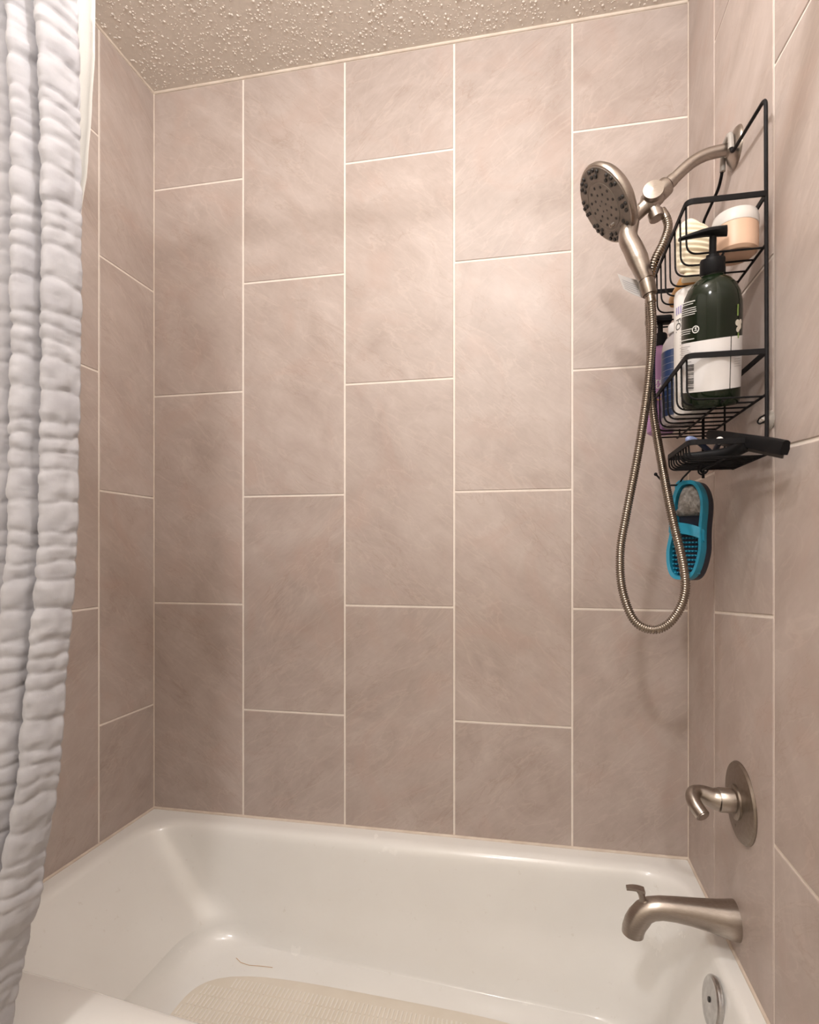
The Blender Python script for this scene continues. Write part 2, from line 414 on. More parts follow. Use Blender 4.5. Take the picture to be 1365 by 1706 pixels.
rows.append(inset(-0.012, RIM + 0.001)); rows.append(inset(0.0, RIM - 0.001)); rows.append(inset(0.008, RIM - 0.005))
rows.append(inset(0.014, RIM - 0.012)); rows.append(inset(0.018, RIM - 0.024))
FL = dict(l=0.275, r=1.365, b=-0.098, f=-0.555, R=0.13)
w0 = dict(l=0.066, r=1.451, b=-0.068, f=-0.607, R=0.095)
def wallring(t, z): return rring(*(lerp(w0[k], FL[k], t) for k in ('l', 'r', 'b', 'f', 'R')), z)
Z0 = RIM - 0.024; Z1 = 0.135
for i in range(1, 13):
    t = i / 12; rows.append(wallring(t * 0.78, lerp(Z0, Z1, t)))
for i in range(1, 8):                                    # fillet into the floor
    a = PI / 2 * i / 7; rows.append(wallring(0.78 + 0.34 * (1 - math.cos(a)), Z1 - 0.068 * math.sin(a)))
last = rows[-1]; cxm = (0.28 + 1.3) / 2
for s_ in (0.9, 0.75, 0.55, 0.35, 0.15, 0.03):
    rows.append([(cxm + (p[0] - cxm) * s_, -0.33 + (p[1] + 0.33) * s_, 0.067 - 0.002 * (1 - s_)) for p in last])
def tub_def(p):
    x, y, z = p
    depth = max(0.0, min(1.0, (Z1 + 0.08 - z) / 0.14))
    if z < 0.30: z += depth * 0.036 * max(0.0, min(1.0, (1.32 - x) / 1.0))
    inner = z < RIM + 0.0005 and (0.02 < x < 1.48) and (-0.66 < y < -0.02)
    if inner or abs(y + 0.613) < 0.02:
        k = max(0.0, min(1.0, (y + 0.32) / -0.28)); sx = max(0.0, min(1.0, (0.75 - x) / 0.65))
        y += 0.052 * k * sx * sx * (3 - 2 * sx)
        kb = max(0.0, min(1.0, (y + 0.30) / 0.25)); y -= 0.045 * kb * depth * max(0.0, min(1.0, (x - 0.3) / 1.0))
    return (x, y, z)
rows = rows[:4] + [[tub_def(p) for p in r] for r in rows[4:]]
basin = MB().grid(rows, True, False, True)
basin = basin.build('basin', 'tub_enamel', tub, None, 35)
# floor height by ray cast on the finished basin
from mathutils.bvhtree import BVHTree
bmt = bmesh.new(); bmt.from_mesh(basin.data); bvh = BVHTree.FromBMesh(bmt); bmt.free()
def floor_z(x, y):
    h = bvh.ray_cast(Vector((x, y, 0.34)), Vector((0, 0, -1))); return h[0].z if h[0] else 0.07
# anti-slip tread: a slightly raised panel with rows of fine ribs
TC = (0.775, -0.335); TA, TB = 0.462, 0.150
def inside(x, y, m=0.0): return abs((x - TC[0]) / (TA - m)) ** 4 + abs((y - TC[1]) / (TB - m)) ** 4 < 1
patch = MB(); rings_ = []
for s_ in (1.0, 0.985, 0.8, 0.6, 0.4, 0.2, 0.02):
    r_ = []
    for i in range(72):
        a = 2 * PI * i / 72; ca, sa = math.cos(a), math.sin(a); q = (abs(ca) ** 4 + abs(sa) ** 4) ** -0.25
        x = TC[0] + TA * s_ * q * ca; y = TC[1] + TB * s_ * q * sa
        r_.append((x, y, floor_z(x, y) + (0.0003 if s_ == 1.0 else 0.0009)))
    rings_.append(r_)
patch.grid(rings_, True, False, True).build('tread_panel', 'tub_tread', tub, None, 60)
ribs = MB()
for j in range(10):
    y0 = TC[1] - TB + 0.006 + j * 0.030
    for i in range(90):
        x = TC[0] - TA + 0.008 + i * 0.0104 + (j % 2) * 0.002
        if not (inside(x, y0, 0.008) and inside(x, y0 + 0.026, 0.008)): continue
        za = floor_z(x, y0); zb = floor_z(x, y0 + 0.026); b_ = len(ribs.v); h = 0.0022
        for (yy, zz) in ((y0, za), (y0 + 0.026, zb)):
            ribs.v += [(x - 0.0024, yy, zz), (x + 0.0024, yy, zz), (x + 0.0017, yy, zz + h), (x - 0.0017, yy, zz + h)]
        ribs.f += [(b_, b_ + 1, b_ + 2, b_ + 3), (b_ + 4, b_ + 7, b_ + 6, b_ + 5), (b_ + 1, b_ + 5, b_ + 6, b_ + 2), (b_, b_ + 3, b_ + 7, b_ + 4), (b_ + 3, b_ + 2, b_ + 6, b_ + 7)]
rb = ribs.build('tread_ribs', 'tread_rib', tub, None, 0); rb['kind'] = 'stuff'
# overflow cover on the drain end
on_ = Vector((-0.97, 0, 0.16)).normalized()
hit = bvh.ray_cast(Vector((1.2, -0.362, 0.325)), Vector((1, 0, 0)))
oc = (hit[0] if hit[0] else Vector((1.445, -0.362, 0.325))) - on_ * 0.004
ov = lathe(MB(), [(0.030, 0.0), (0.0405, 0.002), (0.042, 0.006), (0.041, 0.011), (0.038, 0.0135), (0.0, 0.0145)], on_, oc, 48).build('overflow_cover', 'chrome_worn', tub, None, 35)
tag(ov, 'worn chrome overflow cover')
lathe(MB(), [(0.0045, 0.0), (0.0045, 0.0015), (0.0, 0.002)], on_, oc + on_ * 0.014 + Vector((0, 0, 0.004)), 16).build('screw', 'black_rubber', ov, None, 30)
rows = None
# short hair left on the tub floor
hp = [(0.365, -0.155), (0.385, -0.166), (0.41, -0.169), (0.44, -0.165), (0.47, -0.163)]
tube(MB(), [(x, y, floor_z(x, y) + 0.001) for x, y in hp], 0.0005, 5).build('hair_strand', 'amber', tub, None, 60)

# ------------------------------------------------------------------ tub spout
NK = 'brushed_nickel'
sp = thing('tub_spout', 'brushed nickel tub spout with lift-up diverter above the drain end', 'faucet', (W, -0.313, 0.447))
def local(root, pts): return [Vector(p) - root.location for p in pts]
Y = -0.313
prof = [((W + 0.0, Y, .447), .0345), ((1.490, Y, .447), .0345), ((1.470, Y, .4485), .0310), ((1.445, Y, .4510), .0272), ((1.415, Y, .4535), .0238), ((1.385, Y, .4550), .0215), ((1.360, Y, .4545), .0206),
        ((1.342, Y, .451), .0208), ((1.329, Y, .4435), .0212), ((1.3195, Y, .431), .0220), ((1.313, Y, .420), .0216), ((1.309, Y, .408), .0210), ((1.308, Y, .399), .0205)]
spb = tube(MB(), local(sp, [p for p, r in prof]), [r for p, r in prof], 28).build('spout_body', NK, sp, None, 45)
lathe(MB(), [(0.0165, 0.0), (0.0165, -0.0015), (0.0, -0.0015)], (0.05, 0, 1), Vector((1.308, Y, .3985)) - sp.location, 24).build('outlet', 'black_rubber', sp, None, 30)
dv = tube(MB(), local(sp, [(1.327, Y, .452), (1.326, Y, .468), (1.324, Y, .478), (1.320, Y, .484)]), [.0065, .0062, .0066, .0060], 14).build('diverter_stem', NK, sp, None, 50)
dk = MB()
rr = []
for t in range(9):
    u = t / 8; x = 1.330 - 0.034 * u; z = 0.4845 + 0.0022 * math.sin(u * PI) + 0.002 * u; hw = 0.0085 * (1 - 0.35 * u * u)
    rr.append([Vector((x, Y - hw, z - 0.0022)) - sp.location, Vector((x, Y + hw, z - 0.0022)) - sp.location, Vector((x, Y + hw, z + 0.0022)) - sp.location, Vector((x, Y - hw, z + 0.0022)) - sp.location])
dk.grid(rr, True, True, True).build('diverter_tab', NK, dv, None, 50)

# ------------------------------------------------------------------ shower valve
vl = thing('shower_valve', 'round brushed nickel valve plate with bent lever above the tub spout', 'shower valve', (W, -0.340, 0.682))
vpl = lathe(MB(), [(0.0715, 0.0), (0.0715, 0.003), (0.069, 0.0065), (0.05, 0.0105), (0.0, 0.012)], (-1, 0, 0), (0, 0, 0), 64).build('face_plate', 'nickel_dark', vl, None, 30)
lathe(MB(), [(0.031, 0.008), (0.0305, 0.0145), (0.028, 0.016), (0.0, 0.016)], (-1, 0, 0), (0, 0, 0), 40).build('hub_ring', 'nickel_dark', vl, None, 35)
lathe(MB(), [(0.0215, 0.014), (0.0215, 0.040), (0.0208, 0.041)], (-1, 0, 0), (0, 0, 0.002), 36).build('sleeve', NK, vl, None, 35)
lev = [(-0.041, 0, 0.002), (-0.052, 0.001, 0.004), (-0.064, 0.002, 0.009), (-0.075, 0.001, 0.0125), (-0.084, -0.004, 0.0125), (-0.089, -0.014, 0.008), (-0.0875, -0.026, 0.0005), (-0.0840, -0.034, -0.0050), (-0.0805, -0.041, -0.0095), (-0.079, -0.044, -0.0115)]
tube(MB(), catmull(lev, 5), [lerp(0.0205, 0.0125, min(1, i / 16)) if i < 17 else lerp(0.0128, 0.0125, min(1, (i - 17) / 20)) if i < 43 else 0.0105 for i in range(len(catmull(lev, 5)))], 22).build('lever', NK, vl, None, 50)
lathe(MB(), [(0.0022, 0.0), (0.0022, 0.002), (0.0, 0.002)], (-1, 0, 0), (-0.0095, 0.004, -0.045), 12).build('screw', NK, vl, None, 30)

# ------------------------------------------------------------------ shower arm with holder
AY = -0.315
arm = thing('shower_fitting', 'brushed nickel shower pipe with wall flange and diverter bracket', 'shower fitting', (W, AY, 1.900))
lathe(MB(), [(0.036, 0.0), (0.036, 0.003), (0.0335, 0.007), (0.024, 0.0115), (0.0145, 0.0155), (0.0125, 0.019)], (-1, 0, 0), (0, 0, 0), 48).build('flange', NK, arm, None, 35)
AP = catmull([(W, AY, 1.900), (1.465, AY, 1.8985), (1.440, AY, 1.8945), (1.418, AY, 1.885), (1.400, AY, 1.8715), (1.384, AY, 1.857), (1.366, AY, 1.841)], 6)
tube(MB(), local(arm, AP), 0.0107, 20).build('pipe', NK, arm, None, 60)
ad = (Vector((1.366, AY, 1.841)) - Vector((1.400, AY, 1.8715))).normalized()     # direction of the arm's end
e0 = Vector((1.378, AY, 1.852)) - arm.location
lathe(MB(), [(0.0118, -0.006), (0.0122, 0.0), (0.0122, 0.006), (0.0108, 0.0065), (0.0108, 0.009), (0.0165, 0.010), (0.0175, 0.013), (0.0175, 0.029), (0.0165, 0.032), (0.0185, 0.034), (0.0190, 0.058), (0.015, 0.063), (0.0130, 0.066), (0.0125, 0.082), (0.0118, 0.100), (0.0, 0.101)], ad, e0, 28).build('diverter_body', NK, arm, None, 35)
kc = e0 + ad * 0.045
kn = lathe(MB(), [(0.0155, 0.010), (0.0185, 0.014), (0.0195, 0.021), (0.0185, 0.0255), (0.0, 0.0275)], (-0.15, -1, 0.1), kc, 32).build('diverter_knob', NK, arm, None, 35)
lathe(MB(), [(0.0165, 0.010), (0.0195, 0.016), (0.0185, 0.0245), (0.0, 0.026)], (0.0, 0.9, 0.35), kc, 32).build('back_cap', NK, arm, None, 35)
hd = Vector((0.30, 0.0, -0.95)).normalized(); h0 = kc + ad * 0.004
lathe(MB(), [(0.0115, 0.010), (0.0115, 0.024), (0.0145, 0.0245), (0.0150, 0.037), (0.0135, 0.0385), (0.0, 0.0385)], hd, h0, 12).build('hose_nut', NK, arm, None, 30)
# cradle that grips the hand shower
cr_c = Vector((1.3085, AY, 1.795)) - arm.location

# ------------------------------------------------------------------ hand shower
HC = Vector((1.2585, -0.318, 1.820)); n_ = Vector((-0.775, -0.125, -0.62)).normalized()
hs = thing('hand_shower', 'brushed nickel hand shower with round nozzle face in its bracket', 'hand shower', (1.338, -0.318, 1.640))
hl = HC - hs.location
RH = 0.0755
head = lathe(MB(), [(0.0, -0.036), (0.020, -0.034), (0.040, -0.029), (0.058, -0.022), (0.069, -0.014), (0.0745, -0.006), (RH, 0.0), (0.0735, 0.004), (0.0715, 0.0045)], n_, hl, 64).build('head', NK, hs, None, 40)
fc = lathe(MB(), [(0.0718, 0.0035), (0.070, 0.0055), (0.047, 0.0068), (0.0462, 0.0060), (0.0440, 0.0060), (0.0432, 0.0070), (0.0, 0.0078)], n_, hl, 64).build('spray_face', 'spray_face', hs, None, 35)
ta = n_.cross(Vector((0, 1, 0))).normalized(); tb = n_.cross(ta)
nm = lathe(MB(), [(0.0036, -0.001), (0.0034, 0.0022), (0.0, 0.0026)], (0, 0, 1), (0, 0, 0), 10)
nzme = None
Rn = n_.to_track_quat('Z', 'Y').to_matrix().to_4x4()
def nozzle(r, a, s=1.0):
    global nzme
    p = hl + n_ * 0.0064 + (ta * math.cos(a) + tb * math.sin(a)) * r
    if nzme is None: o = nm.xf(Rn).build('nozzle', 'black_rubber', fc, p, 40); nzme = o.data
    else:
        o = bpy.data.objects.new('nozzle', nzme); COL.objects.link(o); o.parent = fc; o.location = p
    o.scale = (s, s, s)
for k in range(8):
    a = 2 * PI * k / 8
    for dr, da, s in ((0.064, -0.13, 1.0), (0.0655, 0.06, 1.0), (0.055, -0.02, 1.15), (0.0545, 0.24, 1.0), (0.064, 0.25, 1.0)): nozzle(dr, a + da, s)
for k in range(12): nozzle(0.036, 2 * PI * k / 12 + 0.1, 0.75)
for k in range(9): nozzle(0.023, 2 * PI * k / 9, 0.7)
for k in range(5): nozzle(0.010, 2 * PI * k / 5, 0.6)
rk = lathe(MB(), [(0.0042, 0.0), (0.0036, 0.008), (0.0, 0.010)], n_, hl + n_ * 0.005 + ta * 0.0 + Vector((0.017, 0, -0.037)), 14).build('mode_lever', NK, hs, None, 40)
# handle: leaves the lower back of the head, oval grip, ends in a collar
hp = [HC - n_ * 0.014 + Vector((0.034, 0, -0.048)), (1.2985, -0.318, 1.751), (1.3085, -0.318, 1.727), (1.3185, -0.318, 1.702), (1.326, -0.318, 1.681), (1.3315, -0.318, 1.666)]
HPp = catmull(hp, 6); nH = len(HPp) - 1
def hr(u): return lerp(0.0165, 0.0195, math.sin(u * PI * 0.8)) if u < 0.6 else lerp(0.0187, 0.0138, (u - 0.6) / 0.4)
tube(MB(), local(hs, HPp), [hr(i / nH) for i in range(nH + 1)], 24).build('handle', NK, hs, None, 60)
cd_ = (Vector((1.338, -0.318, 1.640)) - Vector((1.3315, -0.318, 1.666))).normalized()
lathe(MB(), [(0.0142, 0.0), (0.0128, 0.001), (0.0128, 0.0025), (0.0146, 0.003), (0.0150, 0.012), (0.0138, 0.030), (0.0105, 0.0305), (0.0105, 0.033), (0.0, 0.033)], cd_, Vector((1.3315, -0.318, 1.666)) - hs.location, 28).build('collar', 'nickel_dark', hs, None, 35)
# bracket cup behind the head belongs to the arm
tube(MB(), local(arm, [(1.318, AY, 1.8035), (1.305, AY, 1.790), (1.298, AY, 1.781)]), [0.0125, 0.0155, 0.0150], 20).build('holder_cup', NK, arm, None, 45)

# ------------------------------------------------------------------ hose
hose = thing('shower_hose', 'ribbed metal shower hose hanging in a long loop', 'shower hose', (1.348, -0.312, 0.98))
hpts = [(1.3600, -.3150, 1.7985), (1.3690, -.315, 1.7830), (1.3725, -.3155, 1.762), (1.363, -.316, 1.733), (1.3475, -.312, 1.701), (1.3425, -.300, 1.665), (1.3425, -.294, 1.620), (1.3455, -.292, 1.55), (1.3460, -.293, 1.470), (1.3490, -.295, 1.42), (1.359, -.297, 1.350), (1.3730, -.333, 1.220), (1.3935, -.343, 1.112), (1.3940, -.342, 1.055), (1.3725, -.336, 1.010), (1.3425, -.330, 0.993),
        (1.3090, -.324, 1.009), (1.2875, -.319, 1.069), (1.2845, -.315, 1.141), (1.2950, -.316, 1.211), (1.3145, -.3165, 1.316), (1.3290, -.317, 1.409), (1.3385, -.3175, 1.490), (1.3430, -.318, 1.560), (1.3415, -.318, 1.612), (1.3385, -.318, 1.640)]
hc = resample(catmull(hpts, 24), 0.0011)
rad = []
for i in range(len(hc)): rad.append((0.0062, 0.0084, 0.0087, 0.0084)[i % 4])
for i in range(18): rad[i] = 0.0082; rad[-1 - i] = 0.0095
tube(MB(), local(hose, hc), rad, 10).build('hose_tube', 'hose_metal', hose, None, 180, fix=False)
# printed tag still tied round the hose
def sheet(name, P4, th, material, parent, nx=6, bend=0.003):
    a, b, c_, d = [Vector(p) for p in P4]; nrm = (b - a).cross(d - a).normalized(); m_ = MB(); r0 = []; 
    for s_ in (-th / 2, th / 2):
        rr_ = []
        for j in range(2):
            rr_.append([a.lerp(b, i / nx).lerp(d.lerp(c_, i / nx), j) + nrm * (s_ + bend * math.sin(PI * i / nx)) for i in range(nx + 1)])
        r0.append(rr_)
    m_.grid(r0[0]); m_.grid(r0[1]); m_.grid([r0[0][0], r0[1][0]]); m_.grid([r0[0][1], r0[1][1]])
    m_.grid([[r0[0][0][0], r0[0][1][0]], [r0[1][0][0], r0[1][1][0]]]); m_.grid([[r0[0][0][-1], r0[0][1][-1]], [r0[1][0][-1], r0[1][1][-1]]])
    o = m_.build(name, material, parent, None, 30); return o, (a, b, c_, d, nrm)
tg, (a, b, c_, d, nr) = sheet('paper_tag', local(hose, [(1.281, -.300, 1.692), (1.336, -.294, 1.674), (1.336, -.294, 1.640), (1.293, -.300, 1.660)]), 0.0006, 'tag_plastic', hose)
tag(tg, 'small white printed tag')
pl = MB()
for j in range(5):
    v_ = 0.30 + j * 0.13
    for s_ in (-1,):
        p0 = a.lerp(d, v_); p1 = b.lerp(c_, v_); q0 = a.lerp(d, v_ + 0.045); q1 = b.lerp(c_, v_ + 0.045)
        rws = []
        for (u, w) in ((p0, p1), (q0, q1)):
            rws.append([u.lerp(w, t / 10) + nr * (0.003 * math.sin(PI * t / 10)) + Vector((0, -0.0006, 0)) for t in range(1, 8)])
        pl.grid(rws)
pl.build('print_lines', 'ink_grey', tg, None, 0)['kind'] = 'stuff'

# ------------------------------------------------------------------ wire caddy
cad = thing('shower_caddy', 'black wire shower caddy hanging from the shower arm', 'shower caddy', (1.478, -0.33, 1.29))
CF = 1.4775; YN, YFAR = -0.487, -0.172
ZB = 1.300
BK = 'black_wire'
def cwire(name, pts, r, fil=0.0, parent=cad, n=5, seg=8):
    pts = fillet(pts, fil, n) if fil else [Vector(p) for p in pts]
    return tube(MB(), local(cad, pts), r, seg).build(name, BK, parent, None, 60)
ZT = 1.852
# outer frame: up the near side, along the top, over the arm, down the far side
cwire('frame_wire', [(CF, YN, ZB), (CF, YN - 0.001, 1.36), (CF, YN + 0.003, ZT), (CF, -0.338, ZT + 0.022), (CF, -0.334, 1.918), (CF, -0.296, 1.918), (CF, -0.290, ZT + 0.022), (CF, -0.27, ZT + 0.006), (CF, YFAR, ZT), (CF, YFAR, ZB)], 0.0030, 0.014, seg=10)
tag(tube(MB(), local(cad, fillet([(CF, -0.336, 1.885), (CF, -0.334, 1.918), (CF, -0.296, 1.918), (CF, -0.2915, 1.875)], 0.014, 5)), 0.0052, 12).build('grip_sleeve', 'clear_plastic', cad, None, 60), 'clear plastic sleeve')
cwire('centre_wire', [(CF + 0.001, -0.300, 1.700), (CF + 0.001, -0.300, ZB)], 0.0019)
def basket(zr, zb, y0, y1, xf_, nw, name):
    ro = band(MB(), local(cad, fillet([(CF, y0, zr), (xf_, y0, zr), (xf_, y1, zr), (CF, y1, zr), (CF, y0 + 0.002, zr)], 0.012, 5)), 0.0085, 0.0026).build(name + '_rim', BK, cad, None, 40)
    bb = cwire('back_rail', [(CF, y0, zb), (CF, y1, zb)], 0.0022, parent=ro)
    cwire('support_rail', [(lerp(xf_, CF, 0.5), y0 + 0.012, zb - 0.003), (lerp(xf_, CF, 0.5), y1 - 0.004, zb - 0.003)], 0.0019, parent=ro)
    me = None
    for i in range(nw):
        y = lerp(y0 + 0.012, y1 - 0.002, i / (nw - 1))
        if me is None:
            w = tube(MB(), local(cad, fillet([(xf_ + 0.0025, 0.0, zr), (xf_ + 0.0035, 0.0, zb), (CF, 0.0, zb)], 0.018, 6)), 0.0016, 7).build('wire', BK, ro, None, 60); me = w.data; w.location = (0, y, 0)
            base_y = cad.location.y
        else:
            w = bpy.data.objects.new('wire', me); COL.objects.link(w); w.parent = ro; w.location = (0, y, 0)
    cwire('end_wire', [(lerp(xf_, CF, 0.55), y1, zr), (lerp(xf_, CF, 0.55), y1, zb)], 0.0016, parent=ro)
    return ro
bk1 = basket(1.7000, 1.6220, YN, -0.195, 1.3600, 9, 'top_basket')
bk2 = basket(1.4540, 1.3870, YN, -0.190, 1.3610, 10, 'middle_basket')
bk3 = basket(1.3160, 1.2930, YN, -0.345, 1.3640, 9, 'soap_tray')
hk = cwire('hook', [(1.404, -0.347, 1.292), (1.404, -0.290, 1.284), (1.402, -0.2765, 1.2735), (1.378, -0.2765, 1.2735), (1.354, -0.300, 1.292)], 0.0018, 0.008, parent=bk3)
lathe(MB(), [(0.0, -0.0035), (0.0025, -0.0025), (0.0035, 0.0), (0.0025, 0.0025), (0.0, 0.0035)], (0, 0, 1), Vector((1.353, -0.301, 1.2928)) - cad.location, 12).build('hook_tip', BK, hk, None, 60)
for yy in (-0.405, -0.392):
    cwire('hook', [(1.405, yy, 1.292), (1.405, yy, 1.280), (1.412, yy, 1.276), (1.417, yy, 1.283)], 0.0016, 0.005, parent=bk3)
lathe(MB(), [(0.0, 0.0165), (0.003, 0.0165), (0.0045, 0.013), (0.0055, 0.008), (0.009, 0.004), (0.0145, 0.0018), (0.0155, 0.0)], (-1, 0, 0), Vector((W - 0.002, -0.462, 1.352)) - cad.location, 28).build('suction_cup', 'clear_plastic', cad, None, 40)
cwire('cup_clip', [(CF, YN, 1.356), (CF - 0.001, -0.463, 1.356), (CF - 0.001, -0.455, 1.351), (CF - 0.001, -0.463, 1.346), (CF, YN, 1.346)], 0.0014, 0.004)

# ------------------------------------------------------------------ bottles and other things on the caddy
ZM = 1.387 + 0.0018
def bottle_root(name, label, cat, x, y, z): return thing(name, label, cat, (x, y, z))
# --- dark green pump bottle
g = bottle_root('pump_bottle', 'large dark green pump bottle with white label at the caddy front', 'bottle', 1.4165, -0.4170, ZM + 0.0015)
g.rotation_euler = (math.radians(17.5), math.radians(-4.5), 0); g.scale = (0.975, 0.975, 0.915)
GR = 0.0462
gb = lathe(MB(), [(0.0, 0.003), (0.034, 0.001), (0.042, 0.0), (0.0452, 0.004), (GR, 0.010), (GR, 0.158), (0.0452, 0.174), (0.0420, 0.190), (0.0360, 0.204), (0.0275, 0.214), (0.0195, 0.219), (0.0165, 0.222), (0.0165, 0.232), (0.0, 0.232)], (0, 0, 1), (0, 0, 0), 48).build('bottle_body', 'green_plastic', g, None, 35)
lathe(MB(), [(0.0182, 0.224), (0.0188, 0.226), (0.0188, 0.246), (0.0175, 0.249), (0.0105, 0.250), (0.0095, 0.255), (0.0, 0.255)], (0, 0, 1), (0, 0, 0), 28).build('pump_collar', 'black_plastic', g, None, 35)
lathe(MB(), [(0.0055, 0.250), (0.0055, 0.284)], (0, 0, 1), (0, 0, 0), 14).build('pump_stem', 'black_plastic', g, None, 35)
# pump head: flat dome with a long beak pointing to the left
pa = math.radians(176); rws = []
for t in range(13):
    u = t / 12; L = lerp(0.0215, -0.052, u)
    hw = 0.0135 * math.sin(min(1.0, u * 3 + 0.12) * PI / 2) * (1 if u < 0.45 else lerp(1.0, 0.42, (u - 0.45) / 0.55))
    zt = 0.2975 - 0.006 * max(0, u - 0.35) ** 1.4 * 2.4; hh = lerp(0.0185, 0.0065, min(1, u * 1.05))
    row = []
    for k in range(10):
        a_ = 2 * PI * k / 10; row.append((L * -math.cos(pa) * 1.0 if False else L, hw * math.cos(a_), zt - hh / 2 + hh / 2 * math.sin(a_)))
    rws.append(row)
ph = MB().grid(rws, True, True, True); ph.xf(Matrix.Rotation(math.radians(3), 4, 'Z')); ph.build('pump_head', 'black_plastic', g, None, 50)
AC = math.radians(-107)          # direction facing the room
lab = wrap(MB(), [(-0.078, 0.030, 0.030, 0.116)], GR + 0.0003, AC, 0).build('paper_label', 'paper_white', g, None, 60)
lab2 = wrap(MB(), [(0.0315, 0.070, 0.030, 0.116)], GR + 0.0003, AC, 0).build('paper_label', 'paper_white', g, None, 60)
bars = MB(); random.seed(3)
y_ = 0.034
while y_ < 0.078:                                # barcode on its side
    h_ = random.choice((0.0007, 0.0011, 0.0018)); wrap(bars, [(-0.042, -0.027, y_, y_ + h_)], GR + 0.0006, AC, 0); y_ += h_ + random.choice((0.0008, 0.0013, 0.0019))
wrap(bars, [(-0.0445, -0.0437, 0.030, 0.084)], GR + 0.0006, AC, 0)
bars.build('barcode', 'ink_dark', lab, None, 0)['kind'] = 'stuff'
tl = MB()
for j in range(9): wrap(tl, [(-0.072, -0.030 - 0.012 * random.random(), 0.083 + j * 0.0033, 0.0838 + j * 0.0033)], GR + 0.0006, AC, 0)
for j in range(5): wrap(tl, [(-0.040, -0.024 - 0.006 * random.random(), 0.0445 + j * 0.0068, 0.0450 + j * 0.0068)], GR + 0.0006, AC, 0)
tl.build('small_print', 'ink_grey', lab, None, 0)['kind'] = 'stuff'
tl = MB()
for j in range(6): wrap(tl, [(0.038, 0.054 + 0.006 * random.random(), 0.086 - j * 0.004, 0.0866 - j * 0.004)], GR + 0.0006, AC, 0)
tl.build('small_print', 'ink_grey', lab2, None, 0)['kind'] = 'stuff'
wp = MB()
for j, (x1, hgt) in enumerate(((-0.0200, .0015), (-0.0235, .0010), (0, 0), (-0.0185, .0011), (-0.0180, .0011), (-0.0175, .0011), (-0.0200, .0011), (0, 0), (0, 0), (0, 0), (0, 0), (0, 0), (0, 0), (-0.0250, .0011), (-0.0280, .0009), (-0.0290, .0009), (0, 0), (0, 0), (-0.0210, .0012))):
    if hgt: wrap(wp, [(-0.066, x1 - 0.006, 0.182 - j * 0.0034, 0.182 - j * 0.0034 + hgt)], GR + 0.0005, AC, 0)
wp.build('white_print', 'ink_white', gb, None, 0)['kind'] = 'stuff'
ring = MB(); rws = []
for rr_ in (0.0062, 0.0047):
    rws.append([(rr_ * math.cos(2 * PI * k / 24), rr_ * math.sin(2 * PI * k / 24)) for k in range(24)])
rw3 = [[((GR + 0.0006) * math.cos(AC + (x - 0.0245) / GR), (GR + 0.0006) * math.sin(AC + (x - 0.0245) / GR), 0.136 + y) for x, y in r] for r in rws]
ring.grid(rw3, True); wrap(ring, [(-0.0265, -0.0225, 0.1375, 0.1386), (-0.0272, -0.0218, 0.1340, 0.1351), (-0.0250, -0.0240, 0.1335, 0.1400)], GR + 0.0006, AC, 0)
ring.build('round_emblem', 'ink_white', gb, None, 0)['kind'] = 'stuff'
fl = MB()
for (px, pz, r1) in ((0.0425, 0.137, .0052), (0.0480, 0.131, .0055), (0.0440, 0.126, .0045), (0.0505, 0.138, .0045)):
    fl.v += [((GR + 0.0007) * math.cos(AC + (px + r1 * math.cos(2 * PI * k / 12)) / GR), (GR + 0.0007) * math.sin(AC + (px + r1 * math.cos(2 * PI * k / 12)) / GR), pz + r1 * math.sin(2 * PI * k / 12)) for k in range(12)]
    fl.f.append(tuple(range(len(fl.v) - 12, len(fl.v))))
fl.build('flower_print', 'petal_print', gb, None, 0)['kind'] = 'stuff'
for q_ in ((0.0415, 0.0450, 0.148, 0.166), (0.0445, 0.0480, 0.112, 0.121)): wrap(MB(), [q_], GR + 0.0006, AC, 0).build('leaf_print', 'leaf_print', gb, None, 0)

# --- white tube-like bottle standing behind it
w = bottle_root('white_bottle', 'plain white bottle with purple print just behind the green pump bottle', 'bottle', 1.4060, -0.3490, ZM)
WR = 0.0305
wb = lathe(MB(), [(0.0, 0.002), (0.024, 0.0), (0.0295, 0.003), (WR, 0.008), (WR, 0.222), (0.0290, 0.231), (0.0235, 0.2345), (0.0, 0.2355)], (0, 0, 1), (0, 0, 0), 40).build('bottle_body', 'white_plastic', w, None, 35)
AW = math.radians(-152)
bp = MB()
for j in range(5): wrap(bp, [(-0.006 + 0.0052 * j, -0.003 + 0.0052 * j, 0.186, 0.200)], WR + 0.0005, AW, 0)
bp.build('purple_print', 'ink_purple', wb, None, 0)['kind'] = 'stuff'
text_on_cyl('lettering', 'FO.', 0.017, WR + 0.0005, AW - 0.006 / WR, 0.166, 'ink_dark', wb, True)
bp = MB()
for j in range(24): wrap(bp, [(0.004, 0.012 + 0.012 * random.random(), 0.168 - j * 0.0058, 0.1686 - j * 0.0058)], WR + 0.0005, AW, 0)
bp.build('small_print', 'ink_grey', wb, None, 0)['kind'] = 'stuff'
